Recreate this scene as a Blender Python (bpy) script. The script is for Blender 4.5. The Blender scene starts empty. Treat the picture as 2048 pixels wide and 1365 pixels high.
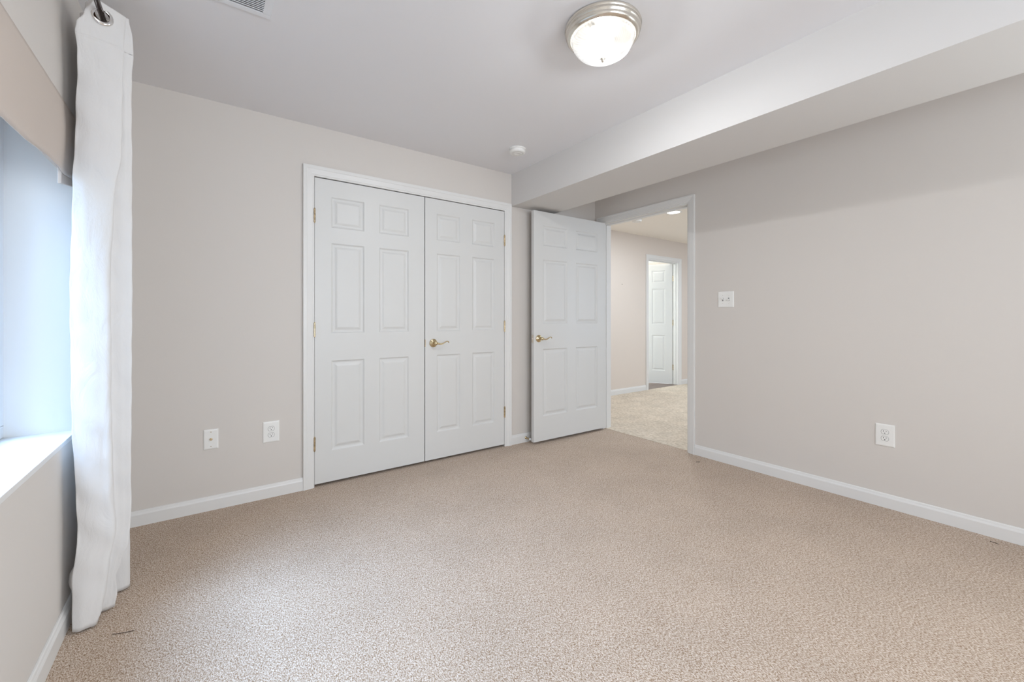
import bpy, bmesh, math, random
from mathutils import Vector, Matrix
PI = math.pi
random.seed(4)
SC = bpy.context.scene
COL = SC.collection

# ------------------------------------------------------------------ camera
cam_d = bpy.data.cameras.new('camera')
cam = bpy.data.objects.new('camera', cam_d)
COL.objects.link(cam)
cam.location = (0, 0, 1.12)
cam.rotation_euler = (PI / 2, 0, -math.radians(36.0))
cam_d.sensor_width = 36
cam_d.lens = 845.8 / 2048 * 36
cam_d.shift_y = -45.1 / 2048
cam_d.clip_start = 0.02
SC.camera = cam

# ------------------------------------------------------------------ world, light, exposure
w = bpy.data.worlds.new('daylight')
SC.world = w
w.use_nodes = True
bg = w.node_tree.nodes['Background']
bg.inputs[0].default_value = (0.70, 0.85, 1.0, 1)
bg.inputs[1].default_value = 0.75


def area(name, loc, rot, sx, sy, power, col, spread=180):
    d = bpy.data.lights.new(name, 'AREA')
    d.shape = 'DISK' if sx == sy == .13 else 'RECTANGLE'
    d.size, d.size_y = sx, sy
    d.energy = power
    d.color = col
    d.spread = math.radians(spread)
    o = bpy.data.objects.new(name, d)
    COL.objects.link(o)
    o.location = loc
    o.rotation_euler = rot
    return o


def point(name, loc, power, col, r):
    d = bpy.data.lights.new(name, 'POINT')
    d.energy = power
    d.color = col
    d.shadow_soft_size = r
    o = bpy.data.objects.new(name, d)
    COL.objects.link(o)
    o.location = loc
    return o


# daylight at the left window, then fill light at two added unseen windows
area('window_daylight', (-1.15, 1.40, 1.72), (0, -PI / 2 + .50, 0), 0.9, 2.0, 4.0, (0.88, 0.93, 1.0), 150)
area('window_skylight', (-1.15, 1.62, 2.12), (0, -PI / 2 + .92, 0), 0.8, 1.5, 31, (0.40, 0.64, 1.0), 75)
area('rear_fill_light', (1.05, -2.22, 1.45), (PI / 2, 0, 0), 1.9, 1.2, 102, (0.86, 0.92, 1.0))
area('side_fill_light', (3.55, -.85, 1.42), (0, PI / 2, 0), 1.2, 1.2, 37, (0.90, 0.98, 1.0))
# bulb of the ceiling lamp
point('ceiling_lamp_bulb', (1.411, 1.266, 2.322), 20, (0.96, 0.98, 1.0), 0.022)
ld = area('ceiling_lamp_disc', (1.411, 1.266, 2.334), (0, 0, 0), .06, .06, 25, (0.96, 0.98, 1.0))
ld.data.shape = 'DISK'
# daylight of the big room beyond the doorway and of the bathroom
area('hall_daylight', (6.2, -0.27, 1.4), (PI / 2, 0, 0), 2.6, 1.6, 34, (0.66, 0.80, 1.0))
area('bathroom_daylight', (7.9, 5.4, 1.5), (0, PI / 2, 0), 1.2, 1.0, 152, (0.84, 0.915, 1.0))

SC.view_settings.view_transform = 'Standard'
SC.view_settings.look = 'None'
SC.view_settings.gamma = 1
SC.view_settings.use_curve_mapping = False
SC.view_settings.exposure = 0.09
SC.cycles.max_bounces = 12
SC.cycles.diffuse_bounces = 8
SC.cycles.transparent_max_bounces = 12
SC.cycles.sample_clamp_indirect = 6
SC.cycles.use_denoising = True


# ------------------------------------------------------------------ materials
def mat(name, col, rough=0.5, metal=0.0, bump=None, spec=0.5, emit=None, var=None):
    m = bpy.data.materials.new(name)
    m.use_nodes = True
    nt = m.node_tree
    b = nt.nodes['Principled BSDF']
    b.inputs['Base Color'].default_value = (*col, 1)
    b.inputs['Roughness'].default_value = rough
    b.inputs['Metallic'].default_value = metal
    b.inputs['Specular IOR Level'].default_value = spec
    tc = nt.nodes.new('ShaderNodeTexCoord')
    if var:                                     # (scale, amount)
        n = nt.nodes.new('ShaderNodeTexNoise')
        n.inputs['Scale'].default_value = var[0]
        n.inputs['Detail'].default_value = 3
        nt.links.new(tc.outputs['Object'], n.inputs['Vector'])
        r = nt.nodes.new('ShaderNodeValToRGB')
        k = var[1]
        r.color_ramp.elements[0].position = 0.3
        r.color_ramp.elements[1].position = 0.7
        r.color_ramp.elements[0].color = (*[c * (1 - k) for c in col], 1)
        r.color_ramp.elements[1].color = (*[min(1, c * (1 + k)) for c in col], 1)
        nt.links.new(n.outputs['Fac'], r.inputs['Fac'])
        nt.links.new(r.outputs['Color'], b.inputs['Base Color'])
    if bump:                                    # (scale, strength, distance)
        n = nt.nodes.new('ShaderNodeTexNoise')
        n.inputs['Scale'].default_value = bump[0]
        n.inputs['Detail'].default_value = 3
        nt.links.new(tc.outputs['Object'], n.inputs['Vector'])
        bp = nt.nodes.new('ShaderNodeBump')
        bp.inputs['Strength'].default_value = bump[1]
        bp.inputs['Distance'].default_value = bump[2]
        nt.links.new(n.outputs['Fac'], bp.inputs['Height'])
        nt.links.new(bp.outputs['Normal'], b.inputs['Normal'])
    if emit:
        b.inputs['Emission Color'].default_value = (*emit[0], 1)
        b.inputs['Emission Strength'].default_value = emit[1]
    return m


M_wall = mat('greige_wall_paint', (0.655, 0.622, 0.588), 0.75, bump=(260, 0.06, 0.002), spec=0.25)
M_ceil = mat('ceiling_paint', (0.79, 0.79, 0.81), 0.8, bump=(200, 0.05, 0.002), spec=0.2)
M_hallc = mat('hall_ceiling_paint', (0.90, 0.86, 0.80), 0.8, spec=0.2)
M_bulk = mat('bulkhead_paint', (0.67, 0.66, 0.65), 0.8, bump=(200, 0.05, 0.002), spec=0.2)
M_hallw = mat('hall_wall_paint', (0.70, 0.63, 0.57), 0.75, spec=0.2)
M_trim = mat('white_semigloss_trim', (0.74, 0.74, 0.73), 0.35, spec=0.4)
M_door = mat('white_door_paint', (0.67, 0.675, 0.665), 0.38, bump=(90, 0.03, 0.001), spec=0.4)
M_brass = mat('polished_brass', (0.68, 0.56, 0.35), 0.16, 1.0)
M_hinge = mat('worn_brass', (0.50, 0.40, 0.26), 0.3, 1.0, var=(60, 0.4))
M_nickel = mat('brushed_nickel', (0.74, 0.70, 0.63), 0.22, 1.0)
M_chrome = mat('chrome', (0.82, 0.80, 0.78), 0.1, 1.0)
M_plast = mat('white_plastic', (0.82, 0.82, 0.80), 0.35)
M_dark = mat('dark_slot', (0.02, 0.02, 0.02), 0.6)
M_gap = mat('shaded_closet_interior', (0.25, 0.23, 0.21), 0.9)  # closet shade put into the colour, so the door gaps look dark
M_bronze = mat('dark_bronze', (0.06, 0.03, 0.022), 0.22, 0.85)
M_rubber = mat('white_rubber', (0.75, 0.77, 0.78), 0.6)
M_vinyl = mat('grey_brown_floor', (0.20, 0.155, 0.135), 0.45, var=(12, 0.2))
M_bath = mat('pale_bathroom_paint', (0.80, 0.83, 0.80), 0.7)
M_sash = mat('white_vinyl_sash', (0.82, 0.83, 0.84), 0.4)
M_vent = mat('white_register_metal', (0.78, 0.80, 0.83), 0.4)
M_thread = mat('dark_thread', (0.07, 0.05, 0.04), 0.9)


def carpet_mat(name, dark, mid, light, scale, bump, blotch):
    m = bpy.data.materials.new(name)
    m.use_nodes = True
    nt = m.node_tree
    b = nt.nodes['Principled BSDF']
    b.inputs['Roughness'].default_value = 0.95
    b.inputs['Specular IOR Level'].default_value = 0.1
    b.inputs['Sheen Weight'].default_value = 0.15
    tc = nt.nodes.new('ShaderNodeTexCoord')
    mp = nt.nodes.new('ShaderNodeMapping')
    mp.inputs['Rotation'].default_value = (0, 0, 0.7)
    mp.inputs['Scale'].default_value = (1, 0.55, 1)
    nt.links.new(tc.outputs['Object'], mp.inputs['Vector'])
    n = nt.nodes.new('ShaderNodeTexNoise')
    n.inputs['Scale'].default_value = scale
    n.inputs['Detail'].default_value = 2.5
    n.inputs['Distortion'].default_value = 0.6
    nt.links.new(mp.outputs['Vector'], n.inputs['Vector'])
    r = nt.nodes.new('ShaderNodeValToRGB')
    e = r.color_ramp.elements
    e[0].position = 0.37
    e[0].color = (*dark, 1)
    e[1].position = 0.64
    e[1].color = (*light, 1)
    q = e.new(0.5)
    q.color = (*mid, 1)
    nt.links.new(n.outputs['Fac'], r.inputs['Fac'])
    n2 = nt.nodes.new('ShaderNodeTexNoise')
    n2.inputs['Scale'].default_value = blotch[0]
    n2.inputs['Detail'].default_value = 4
    nt.links.new(tc.outputs['Object'], n2.inputs['Vector'])
    r2 = nt.nodes.new('ShaderNodeMapRange')
    r2.inputs['From Min'].default_value = 0.3
    r2.inputs['From Max'].default_value = 0.7
    r2.inputs['To Min'].default_value = 1 - blotch[1]
    r2.inputs['To Max'].default_value = 1 + blotch[1]
    nt.links.new(n2.outputs['Fac'], r2.inputs['Value'])
    mx = nt.nodes.new('ShaderNodeVectorMath')
    mx.operation = 'SCALE'
    nt.links.new(r.outputs['Color'], mx.inputs[0])
    nt.links.new(r2.outputs['Result'], mx.inputs['Scale'])
    nt.links.new(mx.outputs['Vector'], b.inputs['Base Color'])
    bp = nt.nodes.new('ShaderNodeBump')
    bp.inputs['Strength'].default_value = bump
    bp.inputs['Distance'].default_value = 0.006
    nt.links.new(n.outputs['Fac'], bp.inputs['Height'])
    nt.links.new(bp.outputs['Normal'], b.inputs['Normal'])
    return m


M_carpet = carpet_mat('tan_loop_carpet', (0.25, 0.155, 0.090), (0.465, 0.362, 0.275), (0.67, 0.58, 0.50), 300, 0.5, (3, 0.05))
M_carpet2 = carpet_mat('cream_plush_carpet', (0.50, 0.42, 0.33), (0.60, 0.52, 0.42), (0.68, 0.60, 0.50), 60, 0.3, (5, 0.10))


def fabric_mat(name, col, trans, weave, wrinkle):
    m = bpy.data.materials.new(name)
    m.use_nodes = True
    nt = m.node_tree
    b = nt.nodes['Principled BSDF']
    b.inputs['Base Color'].default_value = (*col, 1)
    b.inputs['Roughness'].default_value = 0.9
    b.inputs['Specular IOR Level'].default_value = 0.15
    tc = nt.nodes.new('ShaderNodeTexCoord')
    mp = nt.nodes.new('ShaderNodeMapping')
    mp.inputs['Scale'].default_value = (1, 1, 0.45)
    nt.links.new(tc.outputs['Object'], mp.inputs['Vector'])
    n = nt.nodes.new('ShaderNodeTexNoise')
    n.inputs['Scale'].default_value = 16
    n.inputs['Detail'].default_value = 6
    n.inputs['Distortion'].default_value = 0.8
    nt.links.new(mp.outputs['Vector'], n.inputs['Vector'])
    n2 = nt.nodes.new('ShaderNodeTexNoise')
    n2.inputs['Scale'].default_value = 500
    nt.links.new(tc.outputs['Object'], n2.inputs['Vector'])
    b1 = nt.nodes.new('ShaderNodeBump')
    b1.inputs['Strength'].default_value = wrinkle
    b1.inputs['Distance'].default_value = 0.012
    nt.links.new(n.outputs['Fac'], b1.inputs['Height'])
    b2 = nt.nodes.new('ShaderNodeBump')
    b2.inputs['Strength'].default_value = weave
    b2.inputs['Distance'].default_value = 0.001
    nt.links.new(n2.outputs['Fac'], b2.inputs['Height'])
    nt.links.new(b1.outputs['Normal'], b2.inputs['Normal'])
    nt.links.new(b2.outputs['Normal'], b.inputs['Normal'])
    t = nt.nodes.new('ShaderNodeBsdfTranslucent')
    t.inputs['Color'].default_value = (*col, 1)
    mx = nt.nodes.new('ShaderNodeMixShader')
    mx.inputs['Fac'].default_value = trans
    nt.links.new(b.outputs['BSDF'], mx.inputs[1])
    nt.links.new(t.outputs['BSDF'], mx.inputs[2])
    nt.links.new(mx.outputs['Shader'], nt.nodes['Material Output'].inputs['Surface'])
    return m


M_linen = fabric_mat('white_linen', (0.82, 0.81, 0.80), 0.22, 0.25, 0.6)
M_shade = fabric_mat('tan_shade_cloth', (0.70, 0.625, 0.565), 0.18, 0.3, 0.08)


def thin_glass(name, fac, glow=None, tint=(1, 1, 1), bump=None):
    m = bpy.data.materials.new(name)
    m.use_nodes = True
    nt = m.node_tree
    nt.nodes.remove(nt.nodes['Principled BSDF'])
    tr = nt.nodes.new('ShaderNodeBsdfTransparent')
    tr.inputs['Color'].default_value = (*tint, 1)
    gl = nt.nodes.new('ShaderNodeBsdfGlossy')
    gl.inputs['Roughness'].default_value = 0.08
    mx = nt.nodes.new('ShaderNodeMixShader')
    mx.inputs['Fac'].default_value = fac
    nt.links.new(tr.outputs[0], mx.inputs[1])
    if glow:                                    # thick glass turns opaque white on the flanks of the ribs
        lw = nt.nodes.new('ShaderNodeLayerWeight')
        lw.inputs['Blend'].default_value = 0.5
        mr = nt.nodes.new('ShaderNodeMapRange')
        mr.inputs['To Min'].default_value = fac
        mr.inputs['To Max'].default_value = 1.0
        nt.links.new(lw.outputs['Facing'], mr.inputs['Value'])
        nt.links.new(mr.outputs['Result'], mx.inputs['Fac'])
    last = gl.outputs[0]
    if glow:
        df = nt.nodes.new('ShaderNodeBsdfTranslucent')
        df.inputs['Color'].default_value = (0.003, 0.003, 0.003, 1)
        em = nt.nodes.new('ShaderNodeEmission')
        em.inputs['Color'].default_value = (*glow[0], 1)
        em.inputs['Strength'].default_value = glow[1]
        a = nt.nodes.new('ShaderNodeMixShader')
        a.inputs['Fac'].default_value = 0.3
        nt.links.new(df.outputs[0], a.inputs[1])
        nt.links.new(gl.outputs[0], a.inputs[2])
        ad = nt.nodes.new('ShaderNodeAddShader')
        nt.links.new(a.outputs[0], ad.inputs[0])
        nt.links.new(em.outputs[0], ad.inputs[1])
        last = ad.outputs[0]
    nt.links.new(last, mx.inputs[2])
    nt.links.new(mx.outputs[0], nt.nodes['Material Output'].inputs['Surface'])
    return m


M_pane = thin_glass('window_glass', 0.06)
M_dome = thin_glass('ribbed_lamp_glass', 0.55, glow=((1.0, 0.98, 0.95), 0.5))
M_glow = mat('lit_lens', (0.9, 0.9, 0.9), 0.4, emit=((1.0, 0.97, 0.92), 9.0))


# ------------------------------------------------------------------ helpers
def obj(name, bm, m, parent=None, loc=None, smooth=False, kind=None, label=None, cat=None, group=None):
    me = bpy.data.meshes.new(name)
    bmesh.ops.recalc_face_normals(bm, faces=bm.faces)
    bm.to_mesh(me)
    bm.free()
    for mm in (m if isinstance(m, (list, tuple)) else [m]):
        me.materials.append(mm)
    if smooth:
        for p in me.polygons:
            p.use_smooth = True
    o = bpy.data.objects.new(name, me)
    COL.objects.link(o)
    if parent:
        o.parent = parent
    if loc:
        o.location = loc
    tag(o, label, cat, group, kind)
    return o


def tag(o, label=None, cat=None, group=None, kind=None):
    if label:
        o['label'] = label
    if cat:
        o['category'] = cat
    if group:
        o['group'] = group
    if kind:
        o['kind'] = kind
    return o


def thing(name, loc, label, cat, group=None, kind=None, rot=(0, 0, 0)):
    o = bpy.data.objects.new(name, None)
    o.empty_display_size = 0.05
    COL.objects.link(o)
    o.location = loc
    o.rotation_euler = rot
    return tag(o, label, cat, group, kind)


def copy_tree(o, parent=None):
    c = o.copy()
    COL.objects.link(c)
    c.parent = parent
    for ch in [x for x in bpy.data.objects if x.parent == o]:
        copy_tree(ch, c)
    return c


def box(bm, x0, x1, y0, y1, z0, z1, bev=0):
    r = bmesh.ops.create_cube(bm, size=1)
    vs = r['verts']
    for v in vs:
        v.co = Vector((x0 + (v.co.x + .5) * (x1 - x0), y0 + (v.co.y + .5) * (y1 - y0), z0 + (v.co.z + .5) * (z1 - z0)))
    if bev:
        es = {e for v in vs for e in v.link_edges}
        bmesh.ops.bevel(bm, geom=list(es), offset=bev, segments=2, affect='EDGES', profile=0.5)
    return vs


def lathe(bm, prof, n=48, origin=(0, 0, 0), axis='Z'):
    """prof: list of (r, h).  Spun about the axis through origin."""
    rings = []
    for r, h in prof:
        ring = []
        if r < 1e-6:
            ring = [bm.verts.new((0, 0, h))] * n
        else:
            for i in range(n):
                a = 2 * PI * i / n
                ring.append(bm.verts.new((r * math.cos(a), r * math.sin(a), h)))
        rings.append(ring)
    for a, b in zip(rings, rings[1:]):
        for i in range(n):
            j = (i + 1) % n
            q = []
            for v in (a[i], a[j], b[j], b[i]):
                if v not in q:
                    q.append(v)
            if len(q) > 2:
                bm.faces.new(q)
    vs = {v for r in rings for v in r}
    for v in vs:
        x, y, z = v.co
        if axis == 'Y':
            v.co = Vector((x, z, y))
        elif axis == 'X':
            v.co = Vector((z, x, y))
        v.co += Vector(origin)
    return vs


def tube(bm, pts, rad, n=12, flat=1.0):
    """round tube along pts; rad a number or one per point."""
    pts = [Vector(p) for p in pts]
    rings = []
    up = Vector((0, 0, 1))
    for i, p in enumerate(pts):
        t = (pts[min(i + 1, len(pts) - 1)] - pts[max(i - 1, 0)]).normalized()
        s = t.cross(up)
        if s.length < 1e-3:
            s = t.cross(Vector((0, 1, 0)))
        s.normalize()
        u = s.cross(t).normalized()
        r = rad[i] if isinstance(rad, (list, tuple)) else rad
        rings.append([bm.verts.new(p + s * r * math.cos(2 * PI * k / n) + u * r * flat * math.sin(2 * PI * k / n)) for k in range(n)])
    for a, b in zip(rings, rings[1:]):
        for k in range(n):
            bm.faces.new((a[k], a[(k + 1) % n], b[(k + 1) % n], b[k]))
    bm.faces.new(rings[0])
    bm.faces.new(rings[-1])


def smooth_pts(pts, n=6):
    out = []
    P = [Vector(p) for p in pts]
    for i in range(len(P) - 1):
        p0, p1, p2, p3 = P[max(i - 1, 0)], P[i], P[i + 1], P[min(i + 2, len(P) - 1)]
        for k in range(n):
            t = k / n
            out.append(0.5 * ((2 * p1) + (p2 - p0) * t + (2 * p0 - 5 * p1 + 4 * p2 - p3) * t * t + (3 * p1 - p0 - 3 * p2 + p3) * t ** 3))
    out.append(P[-1])
    return out


def prism(bm, prof, to3, closed_ends=True):
    """prof: list of stations, each a list of 3D points (equal count) -> skin between stations."""
    rings = [[bm.verts.new(p) for p in st] for st in to3]
    n = len(rings[0])
    for a, b in zip(rings, rings[1:]):
        for i in range(n):
            j = (i + 1) % n
            bm.faces.new((a[i], a[j], b[j], b[i]))
    if closed_ends:
        bm.faces.new(rings[0])
        bm.faces.new(rings[-1])


CAS = [(0, 0), (0, .007), (.004, .010), (.010, .010), (.013, .0125), (.030, .0150), (.044, .0165), (.048, .019), (1, .019), (1, 0)]


def casing(name, a0, a1, top, place, w=.062, z0=0.0, **k):
    """door casing round an opening a0..a1, top; place(a, z, thick) -> point"""
    bm = bmesh.new()
    prof = [((w if o == 1 else o), t) for o, t in CAS]
    sts = []
    for kk in range(4):
        st = []
        for o, t in prof:
            a, z = [(a0 - o, z0), (a0 - o, top + o), (a1 + o, top + o), (a1 + o, z0)][kk]
            st.append(place(a, z, t))
        sts.append(st)
    prism(bm, None, sts)
    return obj(name, bm, M_trim, **k)


BASE = [(0, 0), (.0125, 0), (.0125, .060), (.0105, .066), (.0085, .070), (.0070, .078), (.0045, .082), (0, .082)]


def baseboard(name, p0, p1, nrm, **k):
    bm = bmesh.new()
    n = Vector(nrm)
    sts = [[Vector((*p, 0)) + n * (t + .0005) + Vector((0, 0, z)) for t, z in BASE] for p in (p0, p1)]
    prism(bm, None, sts)
    return obj(name, bm, M_trim, kind='structure', **k)


# panelled door slab: local frame x along the width, y thickness (front face y=0 looks -y), z up
def door_slab(name, W, z0, z1, cols, rows, parent, T=.035):
    bm = bmesh.new()
    xs = sorted({0, W, *[c for p in cols for c in p]})
    zs = sorted({z0, z1, *[c for p in rows for c in p]})
    for side in (0, 1):
        Y = 0 if side == 0 else T
        sg = 1 if side == 0 else -1
        V = {}

        def v(x, z, d=0.0):
            key = (round(x, 5), round(z, 5), round(d, 5))
            if key not in V:
                V[key] = bm.verts.new((x, Y + sg * d, z))
            return V[key]
        for i in range(len(xs) - 1):
            for j in range(len(zs) - 1):
                c = (xs[i], xs[i + 1])
                r = (zs[j], zs[j + 1])
                if c in cols and r in rows:
                    rings = []
                    for off, d in ((0, 0), (.004, .0035), (.009, .0075), (.016, .0085), (.024, .0075), (.036, .0025), (.041, .0015)):
                        x0, x1, a, b = c[0] + off, c[1] - off, r[0] + off, r[1] - off
                        rings.append([v(x0, a, d), v(x1, a, d), v(x1, b, d), v(x0, b, d)])
                    for A, B in zip(rings, rings[1:]):
                        for q in range(4):
                            bm.faces.new((A[q], A[(q + 1) % 4], B[(q + 1) % 4], B[q]))
                    bm.faces.new(rings[-1])
                else:
                    bm.faces.new((v(c[0], r[0]), v(c[1], r[0]), v(c[1], r[1]), v(c[0], r[1])))
    # edges of the slab
    box_e = [((0, z0), (W, z0)), ((W, z0), (W, z1)), ((W, z1), (0, z1)), ((0, z1), (0, z0))]
    for (xa, za), (xb, zb) in box_e:
        bm.faces.new([bm.verts.new((xa, 0, za)), bm.verts.new((xb, 0, zb)), bm.verts.new((xb, T, zb)), bm.verts.new((xa, T, za))])
    bmesh.ops.remove_doubles(bm, verts=bm.verts, dist=1e-5)
    return obj(name, bm, M_door, parent)


def hinge(parent, x, y, z, leaf=None, h=.09):
    """knuckle of a butt hinge standing at x, y (parent's frame), centred on z"""
    bm = bmesh.new()
    prof = [(0, -h / 2 - .006), (.003, -h / 2 - .005), (.0045, -h / 2), (.0062, -h / 2)]
    for i in range(5):
        a = -h / 2 + i * h / 5
        prof += [(.0062, a + .0005), (.0062, a + h / 5 - .0012), (.0054, a + h / 5 - .0006)]
    prof += [(.0062, h / 2), (.0045, h / 2), (.003, h / 2 + .005), (0, h / 2 + .006)]
    lathe(bm, prof, 14, (x, y, z))
    if leaf:
        x0, x1, y0, y1 = leaf
        box(bm, x + x0, x + x1, y + y0, y + y1, z - h / 2, z + h / 2)
    return obj('hinge', bm, M_hinge, parent, smooth=False, label='small brass butt hinge')


def lever_handle(parent, x, z, y=0.0, s=1):
    """brass rose + curved lever pointing +x on the face y, looking -y"""
    bm = bmesh.new()
    lathe(bm, [(0, 0), (.033, 0), (.033, -.003), (.0315, -.006), (.028, -.0085), (.022, -.010), (.0205, -.0125), (.017, -.0145),
               (.013, -.016), (.0115, -.022), (.0115, -.040), (.0135, -.044), (.0135, -.056), (.010, -.060), (0, -.061)], 40, (x, y, z), 'Y')
    r = obj('door_handle', bm, M_brass, parent, smooth=True, label='polished brass rose with curved lever')
    bm = bmesh.new()
    P = smooth_pts([(0, -.050, 0), (.014, -.051, -.001), (.032, -.053, -.006), (.050, -.054, -.005), (.068, -.054, .003),
                    (.084, -.053, .011), (.096, -.052, .0135), (.105, -.050, .010), (.110, -.047, .003)], 5)
    n = len(P)
    tube(bm, [Vector((x, y, z)) + Vector((p.x * s, p.y, p.z)) for p in P], [.0105 - .0055 * min(1, i / (n * .6)) for i in range(n)], 12, .8)
    obj('lever', bm, M_brass, r, smooth=True)
    return r


# ------------------------------------------------------------------ measurements (metres)
ZC = 2.397
YB = 3.0365
XR = 3.268
XL = -0.411
YREAR = -1.90
TW = .12
YH = 4.115
ZH = 2.405

# ------------------------------------------------------------------ room shell
bm = bmesh.new()
box(bm, XL - .35, XR + .035, YREAR - .3, YB + .75, -.12, 0)
obj('floor', bm, M_carpet, kind='structure', label='tan looped-pile carpet of the bedroom', cat='carpet')
bm = bmesh.new()
box(bm, XR + .035, 9.2, YREAR - .3, YH, -.12, .002)
obj('floor', bm, M_carpet2, kind='structure', label='cream plush carpet beyond the open doorway', cat='carpet')
bm = bmesh.new()
box(bm, 5.0, 9.2, YH + .0, 6.6, -.12, .004)
obj('floor', bm, M_vinyl, kind='structure', label='grey brown floor of the far room behind its white door', cat='floor')

bm = bmesh.new()
box(bm, XL - .35, XR + .06, YREAR - .3, YB + .75, ZC, ZC + .12)
obj('ceiling', bm, M_ceil, kind='structure')
bm = bmesh.new()
box(bm, XR + .06, 9.2, YREAR - .3, YH + 2.6, ZH, ZH + .12)
obj('ceiling', bm, M_hallc, kind='structure')

# boxed-in duct running under the ceiling
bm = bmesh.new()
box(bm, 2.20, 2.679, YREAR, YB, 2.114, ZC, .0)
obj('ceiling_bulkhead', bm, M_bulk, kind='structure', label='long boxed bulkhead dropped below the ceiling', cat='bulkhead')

# back wall with the closet opening
CX0, CX1, CT = .586, 2.122, 2.062
bm = bmesh.new()
box(bm, XL - .3, CX0 - .004, YB, YB + TW, 0, ZC)
box(bm, CX1 + .004, XR + TW, YB, YB + TW, 0, ZC)
box(bm, CX0 - .004, CX1 + .004, YB, YB + TW, CT + .006, ZC)
obj('wall_back', bm, M_wall, kind='structure', label='greige wall holding the closet doors', cat='wall')
bm = bmesh.new()
for a in ((CX0 - .2, CX1 + .2, YB + .65, YB + .67, 0, ZC), (CX0 - .2, CX0 - .18, YB + TW, YB + .65, 0, ZC), (CX1 + .18, CX1 + .2, YB + TW, YB + .65, 0, ZC)):
    box(bm, *a)
obj('wall_closet', bm, M_gap, kind='structure', label='inside walls of the closet', cat='wall')

# right wall with the doorway
DY0, DY1, DT = 1.987, 2.942, 2.090
bm = bmesh.new()
SY0, SY1, SZ0, SZ1 = -1.45, -.25, .80, 2.02  # opening for the added side window
box(bm, XR, XR + TW, YREAR, SY0, 0, ZC)
box(bm, XR, XR + TW, SY1, DY0, 0, ZC)
box(bm, XR, XR + TW, SY0, SY1, 0, SZ0)
box(bm, XR, XR + TW, SY0, SY1, SZ1, ZC)
box(bm, XR, XR + TW, DY1, YB, 0, ZC)
box(bm, XR, XR + TW, DY0, DY1, DT, ZC)
obj('wall_right', bm, M_wall, kind='structure', label='greige wall with the open doorway', cat='wall')

# left wall with the window recess
WY0, WY1, WZ0, WZ1 = .55, 2.387, .676, 1.905
WX = -.605
bm = bmesh.new()
box(bm, XL - .25, XL, YREAR, YB, 0, WZ0 - .018)
box(bm, XL - .25, XL, YREAR, YB, WZ1, ZC)
box(bm, XL - .25, XL, YREAR, WY0, WZ0 - .018, WZ1)
box(bm, XL - .25, XL, WY1, YB, WZ0 - .018, WZ1)
obj('wall_left', bm, M_wall, kind='structure', label='greige wall with the deep window recess', cat='wall')
# painted lining of the recess
bm = bmesh.new()
box(bm, WX, XL - .0005, WY1 - .006, WY1, WZ0, WZ1 - .006)
box(bm, WX, XL - .0005, WY0, WY0 + .006, WZ0, WZ1 - .006)
box(bm, WX, XL - .0005, WY0, WY1, WZ1 - .006, WZ1)
obj('trim_1', bm, M_trim, kind='structure', label='white painted sides of the window recess', cat='window trim')
bm = bmesh.new()
box(bm, WX - .01, XL + .001, WY0, WY1, WZ0 - .018, WZ0, .0015)
obj('trim_2', bm, M_trim, kind='structure', label='deep white window sill', cat='window sill')

# rear wall (behind the camera) with an added window for fill light
RX0, RX1, RZ0, RZ1 = .10, 2.0, .85, 2.0
bm = bmesh.new()
box(bm, XL, XR, YREAR - TW, YREAR, 0, RZ0)
box(bm, XL, XR, YREAR - TW, YREAR, RZ1, ZC)
box(bm, XL, RX0, YREAR - TW, YREAR, RZ0, RZ1)
box(bm, RX1, XR, YREAR - TW, YREAR, RZ0, RZ1)
obj('wall_rear', bm, M_wall, kind='structure')


def window(name, x0, x1, z0, z1, loc, rot, label):
    """frame in the local xz plane, y = depth"""
    root = thing(name, loc, label, 'window', kind='structure', rot=rot)
    f = .045
    bm = bmesh.new()
    for a in ((x0, x1, z0, z0 + f), (x0, x1, z1 - f, z1), (x0, x0 + f, z0 + f, z1 - f), (x1 - f, x1, z0 + f, z1 - f),
              ((x0 + x1) / 2 - .02, (x0 + x1) / 2 + .02, z0 + f, z1 - f)):
        box(bm, a[0], a[1], -.03, .03, a[2], a[3], .004)
    obj('window_frame', bm, M_sash, root)
    m = (x0 + x1) / 2
    for a, b in ((x0 + f, m - .02), (m + .02, x1 - f)):
        bm = bmesh.new()
        s = .035
        for q in ((a, b, z0 + f, z0 + f + s), (a, b, z1 - f - s, z1 - f), (a, a + s, z0 + f + s, z1 - f - s), (b - s, b, z0 + f + s, z1 - f - s)):
            box(bm, q[0], q[1], -.016, .016, q[2], q[3], .003)
        sa = obj('window_sash', bm, M_sash, root)
        bm = bmesh.new()
        box(bm, a + s - .004, b - s + .004, -.003, .003, z0 + f + s - .004, z1 - f - s + .004)
        obj('window_pane', bm, M_pane, sa)
    return root


window('window_1', WY0, WY1, WZ0, WZ1, (WX - .03, 0, 0), (0, 0, PI / 2), 'white sliding window at the back of the deep recess')
window('fill_window_3', SY0, SY1, SZ0, SZ1, (XR + .08, 0, 0), (0, 0, PI / 2), 'added white sliding window for fill light, in the right wall behind the viewpoint')
window('fill_window_2', RX0, RX1, RZ0, RZ1, (0, YREAR - .07, 0), (0, 0, 0), 'added white sliding window for fill light, behind the viewpoint')

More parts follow.
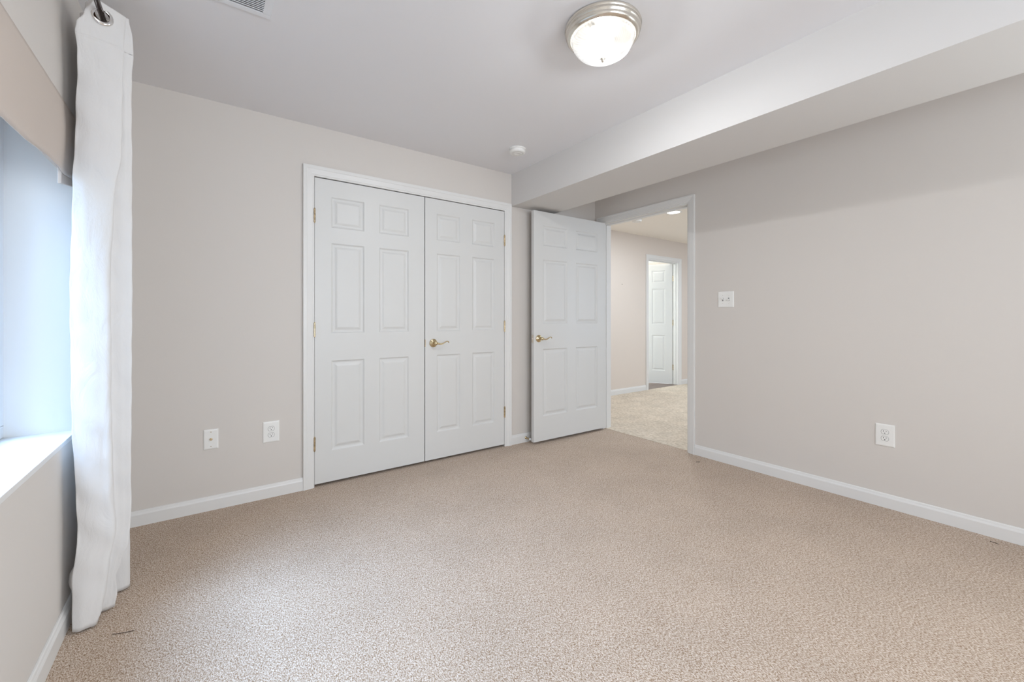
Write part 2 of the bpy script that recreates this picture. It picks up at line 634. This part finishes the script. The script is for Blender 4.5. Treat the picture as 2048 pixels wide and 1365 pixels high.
# hall / big room beyond the doorway
BX0, BX1, BT = 5.628, 6.457, 2.062
bm = bmesh.new()
box(bm, XR + TW, BX0, YH, YH + TW, 0, ZH)
box(bm, BX1, 9.2, YH, YH + TW, 0, ZH)
box(bm, BX0, BX1, YH, YH + TW, BT, ZH)
obj('wall_hall', bm, M_hallw, kind='structure', label='warm beige wall of the hall with the far white door', cat='wall')
bm = bmesh.new()
box(bm, XR, XR + TW, YB + TW, YH + TW, 0, ZH)
obj('wall_hall_left', bm, M_hallw, kind='structure')
bm = bmesh.new()
box(bm, 9.2, 9.32, YREAR - .3, YH + 2.6, 0, ZH)
obj('wall_hall_right', bm, M_hallw, kind='structure')
bm = bmesh.new()
for a in ((XR + TW, 4.8, 0, ZH), (7.6, 9.2, 0, ZH), (4.8, 7.6, 0, .5), (4.8, 7.6, 2.2, ZH)):
    box(bm, a[0], a[1], -.20, -.10, a[2], a[3])
obj('wall_hall_near', bm, M_hallw, kind='structure')
# bathroom
bm = bmesh.new()
box(bm, 5.0, 5.1, YH + TW, 6.6, 0, ZH)
box(bm, 5.0, 9.2, 6.5, 6.6, 0, ZH)
obj('wall_bathroom', bm, M_bath, kind='structure', label='pale walls of the far room', cat='wall')

# ------------------------------------------------------------------ trim
casing('trim_3', CX0, CX1, CT, lambda a, z, t: Vector((a, YB - t, z)), w=.068, kind='structure', label='white casing around the closet doors', cat='door casing')
casing('trim_4', DY0 + .004, DY1 - .004, DT - .006, lambda a, z, t: Vector((XR - t, a, z)), w=.060, kind='structure', label='white casing around the open doorway', cat='door casing')
casing('trim_5', BX0, BX1, BT, lambda a, z, t: Vector((a, YH - t, z)), w=.062, kind='structure', label='white casing around the far doorway in the hall', cat='door casing')


def jamb(name, a0, a1, top, d0, d1, place, stop, label):
    bm = bmesh.new()
    t = .014

    def pb(x0, x1, y0, y1, z0, z1):
        vs = box(bm, x0, x1, y0, y1, z0, z1)
        for v in vs:
            v.co = place(*v.co)
    pb(a0, a0 + t, d0, d1, 0, top)
    pb(a1 - t, a1, d0, d1, 0, top)
    pb(a0 + t, a1 - t, d0, d1, top - t, top)
    s0, s1 = stop
    pb(a0 + t, a0 + t + .010, s0, s1, 0, top - t)
    pb(a1 - t - .010, a1 - t, s0, s1, 0, top - t)
    pb(a0 + t + .010, a1 - t - .010, s0, s1, top - t - .010, top - t)
    return obj(name, bm, M_trim, kind='structure', label=label, cat='door jamb')


jamb('trim_6', DY0 - .001, DY1 + .001, DT + .001, XR - .001, XR + TW + .001, lambda a, d, z: Vector((d, a, z)), (XR + .045, XR + .085), 'white jamb lining the open doorway')
jamb('trim_7', BX0 - .001, BX1 + .001, BT + .001, YH - .001, YH + TW + .001, lambda a, d, z: Vector((a, d, z)), (YH + .04, YH + .08), 'white jamb lining the far doorway')
casing('trim_8', DY0 + .004, DY1 - .004, DT - .006, lambda a, z, t: Vector((XR + TW + t, a, z)), w=.060, kind='structure')
bm = bmesh.new()
box(bm, CX0 - .006, CX0 - .0035, YB - .005, YB + TW, 0, CT + .004)
box(bm, CX1 + .0035, CX1 + .006, YB - .005, YB + TW, 0, CT + .004)
box(bm, CX0 - .006, CX1 + .006, YB - .005, YB + TW, CT + .002, CT + .006)
obj('trim_9', bm, M_trim, kind='structure', label='white jamb lining the closet opening', cat='door jamb')

baseboard('baseboard_back', (XL, YB), (CX0 - .068, YB), (0, -1, 0), label='white baseboard between the curtain and the closet', cat='baseboard')
baseboard('baseboard_back', (CX1 + .068, YB), (XR, YB), (0, -1, 0), label='short white baseboard behind the open door', cat='baseboard')
baseboard('baseboard_right', (XR, YREAR), (XR, DY0 - .057), (-1, 0, 0), label='white baseboard right of the open doorway', cat='baseboard')
baseboard('baseboard_left', (XL, YREAR), (XL, YB), (1, 0, 0), label='white baseboard under the window', cat='baseboard')
baseboard('baseboard_rear', (XL, YREAR), (XR, YREAR), (0, 1, 0))
baseboard('baseboard_hall', (XR + TW, YH), (BX0 - .062, YH), (0, -1, 0), label='white baseboard on the hall wall left of the far door', cat='baseboard')
baseboard('baseboard_hall', (BX1 + .062, YH), (9.2, YH), (0, -1, 0), label='white baseboard on the hall wall right of the far door', cat='baseboard')

# ------------------------------------------------------------------ doors
ROWS = [(.227, .834), (1.020, 1.630), (1.735, 1.942)]


def cols_for(W, st, mu):
    c = (W - 2 * st - mu) / 2
    return [(st, st + c), (st + c + mu, W - st)]


# left closet leaf
d = thing('door_1', (.589, YB - .004, 0), 'left six-panel closet door leaf without a handle', 'door', kind='structure')
door_slab('door_panel', .780, .019, 2.056, [(.104, .324), (.430, .653)], ROWS, d)
for z in (1.802, 1.046, .288):
    hinge(d, -.002, -.006, z, (.001, .006, .003, .006))
# right closet leaf
d = thing('door_2', (1.3755, YB - .004, 0), 'right six-panel closet door leaf with brass lever', 'door', kind='structure')
door_slab('door_panel', .7435, .019, 2.056, [(.098, .306), (.420, .640)], ROWS, d)
for z in (1.802, 1.052, .303):
    hinge(d, .7455, -.006, z, (-.006, -.001, .003, .006))
lever_handle(d, .068, .928)
bm = bmesh.new()
box(bm, -.0018, .003, -.001, .022, .90, .957)
obj('latch_plate', bm, M_hinge, d, label='brass latch plate on the door edge')

# open bedroom door; origin on the free front corner, x towards the hinge
ang = math.radians(-1.0)
L3 = .914
pin = Vector((3.264, 2.931, 0))
ux = Vector((math.cos(ang), math.sin(ang), 0))
uy = Vector((-math.sin(ang), math.cos(ang), 0))
org = pin - ux * (L3 - .003) - uy * .037
d = thing('door_3', org, 'open six-panel bedroom door swung against the back wall', 'door', kind='structure', rot=(0, 0, ang))
R3 = [(.241, .845), (1.073, 1.650), (1.775, 1.957)]
W3 = .909
door_slab('door_panel', W3, .022, 2.080, [(.104, .398), (.508, .800)], R3, d)
for z in (1.82, 1.06, .28):
    hinge(d, W3 + .001, .041, z, (-.008, .003, -.006, -.003))
lever_handle(d, .055, .941)
bm = bmesh.new()
box(bm, -.0025, .001, .006, .029, .905, .975)
obj('latch_plate', bm, M_nickel, d, label='metal latch plate on the door edge')
bm = bmesh.new()
box(bm, -.009, -.002, .012, .022, .932, .948, .002)
obj('latch_bolt', bm, M_chrome, d)
bm = bmesh.new()      # the other side's knob rose
lathe(bm, [(0, 0), (.032, 0), (.031, .006), (.022, .010), (.012, .013), (.011, .045), (0, .046)], 32, (.055, .0352, .941), 'Y')
o = obj('door_handle', bm, M_brass, d, smooth=True)
bm = bmesh.new()
tube(bm, smooth_pts([(.055, .077, .941), (.09, .080, .936), (.125, .080, .944), (.155, .077, .95)], 4), .007, 10)
obj('lever', bm, M_brass, o, smooth=True)

# far door standing open into the bathroom
hp = Vector((6.428, 4.212, 0))
dirv = Vector((-.246, .362, 0)).normalized()
a4 = math.atan2(-dirv.y, -dirv.x)          # local +x from free edge to hinge
W4 = .76
o4 = hp - Vector((math.cos(a4), math.sin(a4), 0)) * W4
d = thing('door_4', o4, 'bright white panelled door standing open at the end of the hall', 'door', kind='structure', rot=(0, 0, a4))
door_slab('door_panel', W4, .010, 2.050, cols_for(W4, .115, .10), ROWS, d)
for z in (1.80, 1.05, .29):
    hinge(d, W4 + .007, .001, z, (-.004, .020, -.003, .0))

# ------------------------------------------------------------------ door stop on the baseboard
t = thing('door_stop', (2.352, YB - .013, .040), 'small brass spring door stop on the baseboard behind the open door', 'door stop')
bm = bmesh.new()
lathe(bm, [(0, 0), (.012, 0), (.012, -.003), (.006, -.006), (0, -.006)], 20, (0, 0, 0), 'Y')
obj('stop_base', bm, M_brass, t, smooth=True)
bm = bmesh.new()
pts = [(.0055 * math.cos(k * PI / 6), -.005 - .050 * k / 168, .0055 * math.sin(k * PI / 6)) for k in range(169)]
tube(bm, pts, .0012, 6)
obj('spring', bm, M_brass, t, smooth=True)
bm = bmesh.new()
lathe(bm, [(0, -.054), (.008, -.054), (.009, -.058), (.009, -.067), (.006, -.070), (0, -.070)], 20, (0, 0, 0), 'Y')
obj('stop_tip', bm, M_rubber, t, smooth=True)

# ------------------------------------------------------------------ ceiling lamp
t = thing('ceiling_lamp', (1.411, 1.266, ZC), 'round flush ceiling lamp with nickel rim and ribbed glass dome', 'ceiling lamp')
bm = bmesh.new()
lathe(bm, [(0, -.0005), (.156, -.0005), (.163, -.003), (.165, -.010), (.161, -.014), (.1605, -.018), (.163, -.022), (.161, -.028), (.157, -.031),
           (.157, -.036), (.156, -.044), (.150, -.050), (.144, -.053), (.140, -.053), (.139, -.048), (.139, -.02), (0, -.02)], 96)
obj('lamp_rim', bm, M_nickel, t, smooth=True)
bm = bmesh.new()
n = 110
rings = []
for k in range(19):
    a = k / 18 * PI / 2
    R = .137 * math.cos(a) ** .85 if k < 18 else 0
    H = -.045 - .094 * math.sin(a)
    if k == 18:
        rings.append([bm.verts.new((0, 0, H))])
        continue
    rings.append([bm.verts.new(((R - (.0040 if i % 2 else 0) * (R / .137)) * math.cos(2 * PI * i / n + .9 * a * a), (R - (.0040 if i % 2 else 0) * (R / .137)) * math.sin(2 * PI * i / n + .9 * a * a), H)) for i in range(n)])
for A, B in zip(rings, rings[1:]):
    for i in range(n):
        j = (i + 1) % n
        if len(B) == 1:
            bm.faces.new((A[i], A[j], B[0]))
        else:
            bm.faces.new((A[i], A[j], B[j], B[i]))
obj('lamp_shade', bm, M_dome, t, label='ribbed clear glass dome')
bm = bmesh.new()
lathe(bm, [(0, -.135), (.010, -.136), (.012, -.139), (.006, -.142), (.0065, -.147), (.004, -.152), (0, -.1535)], 20)
obj('finial', bm, M_nickel, t, smooth=True)
for sx in (-1, 1):
    bm = bmesh.new()
    lathe(bm, [(0, -.02), (.014, -.022), (.014, -.035), (.012, -.05), (0, -.051)], 16, (.055 * sx, 0, 0))
    obj('lamp_socket', bm, M_plast, t, smooth=True)

# smoke alarm
t = thing('smoke_alarm', (1.905, 2.552, ZC), 'round white smoke alarm on the ceiling near the closet corner', 'smoke alarm', group='smoke alarms')
bm = bmesh.new()
lathe(bm, [(0, -.0005), (.064, -.0005), (.064, -.008), (.062, -.010)], 48)
obj('mounting_plate', bm, M_plast, t, smooth=False)
bm = bmesh.new()
lathe(bm, [(.060, -.008), (.062, -.012), (.061, -.026), (.055, -.034), (.040, -.037), (.038, -.034), (.034, -.034), (.032, -.037), (.018, -.038), (.016, -.036), (0, -.036)], 48)
obj('alarm_cover', bm, M_plast, t, smooth=True)
t2 = copy_tree(t)
t2.location = (4.523, 3.475, ZH)
tag(t2, 'small white smoke alarm on the hall ceiling seen through the doorway', 'smoke alarm', 'smoke alarms')

# ceiling register
t = thing('ceiling_vent', (.073, 1.955, ZC), 'white louvred air register in the ceiling beside the curtain', 'vent')
vx, vy = .153, .106
bm = bmesh.new()
ix, iy = vx - .030, vy - .028
for a in ((-vx, vx, -vy, -iy), (-vx, vx, iy, vy), (-vx, -ix, -iy, iy), (ix, vx, -iy, iy)):
    box(bm, a[0], a[1], a[2], a[3], -.006, -.0005, .0012)
obj('vent_frame', bm, M_vent, t)
bm = bmesh.new()
box(bm, -ix, ix, -iy, iy, -.0022, -.0006)
obj('vent_backing', bm, mat('duct_grey', (.16, .17, .19), .7), t)
k = 0
yy = -iy + .004
while yy < iy - .004:
    bm = bmesh.new()
    vs = box(bm, -ix, ix, -.0058, .0058, -.0006, .0006)
    for v in vs:
        y, z = v.co.y, v.co.z
        v.co.y = y * math.cos(.35) - z * math.sin(.35) + yy
        v.co.z = y * math.sin(.35) + z * math.cos(.35) - .0058
    obj('vent_slat', bm, M_vent, t)
    yy += .0115
for sx in (-.03,):
    for yy in (-vy + .014, vy - .014):
        bm = bmesh.new()
        lathe(bm, [(0, -.0085), (.0035, -.008), (.0045, -.006)], 12, (sx, yy, 0))
        obj('screw', bm, M_hinge, t)


# ------------------------------------------------------------------ wall plates, built facing -y, origin on the wall
def plate(bm, w, h, t=.006):
    prof = [(0, 0), (0, .5), (.35, .85), (1, 1)]
    rings = []
    for f, g in prof:
        o = .008 * f
        rings.append([bm.verts.new((sx * (w / 2 - o), -t * g - .0003, sz * (h / 2 - o))) for sx, sz in ((-1, -1), (1, -1), (1, 1), (-1, 1))])
    for A, B in zip(rings, rings[1:]):
        for i in range(4):
            bm.faces.new((A[i], A[(i + 1) % 4], B[(i + 1) % 4], B[i]))
    bm.faces.new(rings[-1])
    bm.faces.new(rings[0])


def screw(parent, x, z, y=-.006, r=.0028, m=None):
    bm = bmesh.new()
    lathe(bm, [(0, -.0012), (r * .8, -.001), (r, 0)], 12, (x, y, z), 'Y')
    return obj('screw', bm, m or M_hinge, parent)


def outlet(loc, rotz, label, w=.090, h=.130):
    t = thing('wall_outlet', loc, label, 'outlet', group='duplex wall outlets', rot=(0, 0, rotz))
    bm = bmesh.new()
    plate(bm, w, h)
    obj('cover_plate', bm, M_plast, t)
    for sz in (.0195, -.0195):
        bm = bmesh.new()
        ang = [2 * PI * i / 32 for i in range(32)]
        a = [bm.verts.new((.0172 * math.cos(q), -.0055, sz + max(-.0135, min(.0135, .0172 * math.sin(q))))) for q in ang]
        b = [bm.verts.new((v.co.x * .96, -.0082, sz + (v.co.z - sz) * .96)) for v in a]
        for i in range(32):
            bm.faces.new((a[i], a[(i + 1) % 32], b[(i + 1) % 32], b[i]))
        bm.faces.new(b)
        rc = obj('receptacle', bm, M_plast, t)
        bm = bmesh.new()
        box(bm, -.0075, -.0053, -.0088, -.0078, sz + .001, sz + .009)
        box(bm, .0053, .0075, -.0088, -.0078, sz + .002, sz + .008)
        lathe(bm, [(0, -.0088), (.0027, -.0088), (.0027, -.0078)], 14, (0, 0, sz - .0065), 'Y')
        obj('socket_slots', bm, M_dark, rc, label='dark plug slots')
        bm = bmesh.new()      # narrow shadow gap round each face
        c = [bm.verts.new((.0186 * math.cos(q), -.0067, sz + max(-.0147, min(.0147, .0184 * math.sin(q))))) for q in ang]
        bm.faces.new(c)
        obj('socket_gap', bm, mat('gap_shadow', (.32, .32, .31), .7), rc)
    screw(t, 0, 0, -.0062, .0024, M_plast)
    return t


outlet((.337, YB, .410), 0, 'white duplex outlet left of the closet doors')
outlet((XR, .729, .427), -PI / 2, 'white duplex outlet low on the right wall')

t = thing('cable_plate', (.0295, YB, .414), 'white coaxial cable plate nearest the curtain on the closet wall', 'wall plate')
bm = bmesh.new()
plate(bm, .071, .115)
obj('cover_plate', bm, M_plast, t)
bm = bmesh.new()
lathe(bm, [(.0075, -.006), (.0075, -.0085), (.0048, -.0085), (.0048, -.016), (.0035, -.016), (.0035, -.010), (0, -.010)], 16, (0, 0, 0), 'Y')
obj('coaxial_jack', bm, M_hinge, t, label='threaded metal cable jack')
screw(t, 0, .042)
screw(t, 0, -.042)

t = thing('light_switch', (XR, 1.676, 1.268), 'white two-gang toggle light switch beside the open doorway', 'light switch', rot=(0, 0, -PI / 2))
bm = bmesh.new()
plate(bm, .122, .122)
obj('cover_plate', bm, M_plast, t)
for sx, up in ((-.023, 1), (.023, -1)):
    bm = bmesh.new()
    box(bm, sx - .0052, sx + .0052, -.0066, -.0055, -.012, .012)
    g = obj('toggle_slot', bm, mat('slot_shadow', (.25, .25, .25), .7), t)
    bm = bmesh.new()
    vs = box(bm, sx - .0042, sx + .0042, -.020, -.004, -.005, .005, .001)
    for v in bm.verts:
        v.co.z += up * (-.004 - v.co.y) * .55
    obj('toggle', bm, M_plast, t)
    screw(t, sx, .030, m=M_nickel)
    screw(t, sx, -.030, m=M_nickel)

# recessed lamp in the hall ceiling, plus an added one out of view as hall fill
t = thing('recessed_light', (4.578, 2.984, ZH), 'lit round recessed light in the hall ceiling', 'ceiling light')
bm = bmesh.new()
lathe(bm, [(.072, -.001), (.074, -.006), (.095, -.005), (.098, -.0005)], 40)
obj('light_trim', bm, M_plast, t, smooth=True)
bm = bmesh.new()
lathe(bm, [(0, -.004), (.060, -.004), (.074, -.002)], 40)
obj('light_lens', bm, M_glow, t)
lt = area('recessed_light_beam', (4.578, 2.984, ZH - .012), (0, 0, 0), .13, .13, 20, (.83, .92, 1.0))
t2 = copy_tree(t)
t2.location = (6.4, 2.2, ZH)
tag(t2, 'added recessed fill light further into the hall, out of view', 'ceiling light')
lt = area('recessed_light_beam', (6.4, 2.2, ZH - .012), (0, 0, 0), .13, .13, 20, (.83, .92, 1.0))  # fill from the added second hall light

# nail in the hall wall
t = thing('wall_nail', (4.995, YH, 1.627), 'tiny dark nail left in the beige hall wall', 'nail')
bm = bmesh.new()
lathe(bm, [(0, .0), (.0015, 0), (.0015, -.018), (.004, -.018), (.004, -.020), (0, -.020)], 10, (0, 0, 0), 'Y')
obj('nail_shank', bm, M_thread, t)

# ------------------------------------------------------------------ window shade
t = thing('roman_shade', (XL, 1.48, 1.90), 'tan fabric roman shade raised over the window', 'window shade')


def shade_bottom(y):
    pts = [(.55, 1.60), (1.0, 1.615), (1.6, 1.623), (1.78, 1.628), (1.98, 1.647), (2.146, 1.651), (2.172, 1.640), (2.33, 1.658), (2.40, 1.66)]
    for (a, za), (b, zb) in zip(pts, pts[1:]):
        if a <= y <= b:
            return za + (zb - za) * (y - a) / (b - a)
    return 1.60


bm = bmesh.new()
NY, NZ = 70, 16
ztop = 1.900
Y0, Y1 = .54, 2.372
gf, gb = [], []
for i in range(NY + 1):
    y = Y0 + (Y1 - Y0) * i / NY
    zb = shade_bottom(y)
    cf, cb = [], []
    for j in range(NZ + 1):
        f = j / NZ
        z = ztop + (zb - ztop) * f
        out = .004 + .016 * math.sin(PI * min(1, f * .9)) * (.75 + .25 * math.sin(y * 5)) - (.006 * f)
        cf.append(bm.verts.new((out, y - 1.48, z - 1.90)))
        cb.append(bm.verts.new((out - .0035, y - 1.48, z - 1.90)))
    gf.append(cf)
    gb.append(cb)
for i in range(NY):
    for j in range(NZ):
        bm.faces.new((gf[i][j], gf[i + 1][j], gf[i + 1][j + 1], gf[i][j + 1]))
        bm.faces.new((gb[i][j], gb[i][j + 1], gb[i + 1][j + 1], gb[i + 1][j]))
    bm.faces.new((gf[i][0], gb[i][0], gb[i + 1][0], gf[i + 1][0]))
    bm.faces.new((gf[i][NZ], gf[i + 1][NZ], gb[i + 1][NZ], gb[i][NZ]))
for j in range(NZ):
    bm.faces.new((gf[0][j], gf[0][j + 1], gb[0][j + 1], gb[0][j]))
    bm.faces.new((gf[NY][j], gb[NY][j], gb[NY][j + 1], gf[NY][j + 1]))
obj('shade_front', bm, M_shade, t, smooth=True)
bm = bmesh.new()      # stacked fold hanging behind, showing at the right end
box(bm, -.022, -.012, .55 - 1.47, 2.376 - 1.48, 1.662 - 1.90, 1.86 - 1.90, .002)
vs = box(bm, -.014, -.004, 2.173 - 1.48, 2.376 - 1.48, 1.603 - 1.90, 1.68 - 1.90, .002)
for v in bm.verts:
    if v.co.y > .67 and v.co.z < 1.64 - 1.90:
        v.co.z += (v.co.y - .69) * .18
obj('shade_fold', bm, M_shade, t)
bm = bmesh.new()
box(bm, -.045, -.008, .56 - 1.48, 2.376 - 1.48, 1.868 - 1.90, 1.8985 - 1.90, .002)
obj('headrail', bm, M_shade, t)

# ------------------------------------------------------------------ curtain rod
ROD = Vector((-.3025, 0, 2.223))
t = thing('curtain_rod', (ROD.x, 1.48, ROD.z), 'thin dark bronze curtain rod above the window', 'curtain rod')
bm = bmesh.new()
tube(bm, [(0, .40 - 1.48, 0), (0, 2.66 - 1.48, 0)], .0088, 20)
obj('rod_pole', bm, M_bronze, t, smooth=True)
for s, y in ((-1, .40 - 1.48), (1, 2.66 - 1.48)):
    bm = bmesh.new()
    lathe(bm, [(0, 0), (.012, 0), (.012, s * .008), (.008, s * .012), (.010, s * .018), (.020, s * .032), (.021, s * .040), (.016, s * .052), (0, s * .060)], 24, (0, y, 0), 'Y')
    obj('rod_finial', bm, M_bronze, t, smooth=True)
for y in (.46 - 1.48, 2.635 - 1.48):
    bm = bmesh.new()
    tube(bm, smooth_pts([(XL - ROD.x + .004, y, -.004), (-.05, y, -.018), (-.012, y, -.018), (0, y, -.010)], 4), .005, 10)
    lathe(bm, [(0, .0008), (.020, .0008), (.020, .006), (0, .006)], 20, (XL - ROD.x, y, -.004), 'X')
    obj('rod_bracket', bm, M_bronze, t, smooth=True)

# ------------------------------------------------------------------ curtain
# plan curve of the cloth at several heights (x, y); the first panel faces the room's near end
ZT = 2.268


def lerp(a, b, f):
    return a + (b - a) * f


def table(tb, z):
    tb = sorted(tb)
    if z <= tb[0][0]:
        return tb[0][1]
    for (a, va), (b, vb) in zip(tb, tb[1:]):
        if a <= z <= b:
            f = (z - a) / (b - a)
            f = f * f * (3 - 2 * f)
            return lerp(va, vb, f)
    return tb[-1][1]


XA = [(0, -.380), (.06, -.381), (.169, -.381), (.33, -.367), (.544, -.374), (.70, -.381), (.865, -.386), (1.258, -.389), (1.597, -.381), (1.83, -.374),
      (2.08, -.366), (2.14, -.371), (2.17, -.366), (2.21, -.345), (2.268, -.322)]
X0 = [(0, -.376), (.10, -.385), (.15, -.402), (.175, -.400), (.24, -.372), (.5, -.362), (2.10, -.355), (2.20, -.355), (2.268, -.350)]
XB = [(0, -.318), (.05, -.305), (.12, -.296), (.20, -.288), (.33, -.270), (.5, -.278), (.9, -.283), (1.3, -.284), (1.55, -.276), (1.75, -.255), (2.268, -.250)]
YV = [(0, .055), (.3, .045), (.9, .040), (1.4, .030), (1.7, .008), (2.268, .004)]     # depth of the crease behind the first fold
XR2 = [(0, -.285), (.05, -.279), (.12, -.283), (.17, -.268), (.24, -.246), (.4, -.239), (1.0, -.237), (1.6, -.236), (2.05, -.236), (2.12, -.231), (2.20, -.233), (2.268, -.243)]


def plan(z):
    xa, xb, yv, xr = table(XA, z), table(XB, z), table(YV, z), table(XR2, z)
    s = max(0, min(1, (1.2 - z) / 1.2))
    pinch = max(0, min(1, (z - 2.0) / .268))
    ya = 2.145 - .006 * s - .045 * pinch
    pts = [(table(X0, z), ya + .055), (lerp(xa, table(X0, z), .25), ya + .012), (xa, ya), (lerp(xa, xb, .08), ya - .004 + .004 * pinch), (lerp(xa, xb, .35), ya - .010 + .030 * pinch), (lerp(xa, xb, .7), ya - .008 + .048 * pinch), (xb, ya + .002 + .058 * pinch),
           (xb - .006 + .012 * pinch, ya + .010 + yv + .054 * pinch), (lerp(xb, xr, .6), ya + .014 + yv * 1.2 + .054 * pinch), (xr, ya + .035 + yv + .045 * pinch)]
    y = 2.145 + .075 + yv
    for k, (xx, dy) in enumerate(((-.365, .045), (-.375, .045), (-.25, .05), (-.245, .045), (-.37, .05), (-.372, .045), (-.252, .05), (-.25, .045), (-.365, .05), (-.372, .04), (-.30, .05))):
        pts.append((min(xx + .006 * math.sin(3 * z + k), -.1066 * y - .014), y))
        y += dy * .78
    return smooth_pts([(a, b, 0) for a, b in pts], 9)


bm = bmesh.new()
NZc = 150
zs = []
for j in range(NZc + 1):
    zs.append(ZT * j / NZc + .0)
# refine rows near the grommets
zs = sorted(set([round(z, 4) for z in zs] + [round(2.12 + .003 * k, 4) for k in range(49)]))
rows = []
for z in zs:
    P = plan(z)
    n = len(P)
    row = []
    for i, p in enumerate(P):
        u = i / (n - 1)
        x, y = p.x, p.y
        wr = (.0022 * math.sin(21 * u + 9 * z) * math.sin(5.3 * z + 4 * u) + .0012 * math.sin(47 * z + 30 * u)) * min(1, z * 4)
        y += wr * 1.4
        x += wr * .4
        y -= .0022 * math.exp(-((z - 2.135 - .02 * (x + .3)) / .0035) ** 2)
        zz = z
        if z < .30:                       # hem rests on the carpet and drags towards the room
            f = (1 - z / .30)
            zz = .006 + z + .003 * f * (.5 + .5 * math.sin(u * 60)) * (1 if u > .02 else 0)
            y -= .03 * f * f * max(0, math.sin(PI * min(1, u * 3.0)) * .35)
        x = max(x, XL + (.017 if zz < .10 else .006))
        row.append(bm.verts.new((x, y, zz)))
    rows.append(row)
kill = []
for A, B in zip(rows, rows[1:]):
    for i in range(len(A) - 1):
        f = bm.faces.new((A[i], A[i + 1], B[i + 1], B[i]))
        c = f.calc_center_median()
        if (c.x - ROD.x) ** 2 + (c.z - ROD.z) ** 2 < .0205 ** 2:
            kill.append(f)
cross = []
zi = min(range(len(zs)), key=lambda q: abs(zs[q] - ROD.z))
r0 = rows[zi]
for i in range(len(r0) - 1):
    a, b = r0[i].co, r0[i + 1].co
    if (a.x - ROD.x) * (b.x - ROD.x) <= 0 and abs(b.x - a.x) > 1e-6:
        i0, i1 = max(0, i - 3), min(len(r0) - 1, i + 4)
        d_ = (r0[i1].co - r0[i0].co)
        cross.append((a.lerp(b, .5).copy(), math.atan2(d_.y, d_.x)))
bmesh.ops.delete(bm, geom=kill, context='FACES')
CB = Vector((-.31, 2.30, 0))
t = thing('curtain', CB, 'long white linen grommet curtain hanging beside the window', 'curtain')
cu = obj('curtain_panel', bm, M_linen, t, loc=-CB, smooth=True)
sm = cu.modifiers.new('thickness', 'SOLIDIFY')
sm.thickness = .0016
sm.offset = 0
g0 = None
for c, a in cross:
    if g0 is None:
        bm = bmesh.new()
        lathe(bm, [(.0205, .0035), (.0235, .0048), (.029, .0042), (.0325, .0012), (.0325, -.0012), (.029, -.0042), (.0235, -.0048), (.0205, -.0035), (.0195, 0), (.0205, .0035)], 48, (0, 0, 0), 'Y')
        g = g0 = obj('grommet', bm, M_chrome, t, smooth=True, label='shiny metal grommet ring')
    else:
        g = g0.copy()
        COL.objects.link(g)
        g.parent = t
    g.location = Vector((ROD.x, c.y, ROD.z)) - CB
    g.rotation_euler = (0, 0, a)

# ------------------------------------------------------------------ loose threads on the carpet
def thread(pts, label, r=.0013):
    bm = bmesh.new()
    tube(bm, smooth_pts([(x, y, .0025) for x, y in pts], 4), r, 6)
    obj('carpet_thread', bm, M_thread, label=label, cat='thread', group='loose threads on the carpet')


thread([(3.095, 1.822), (3.108, 1.808), (3.121, 1.804)], 'short dark thread on the carpet just right of the doorway')
thread([(3.186, .307), (3.184, .292), (3.178, .278)], 'short dark thread on the carpet by the right baseboard')
thread([(-.265, 2.041), (-.235, 2.028), (-.204, 2.020)], 'short dark thread on the carpet beside the curtain hem', .001)
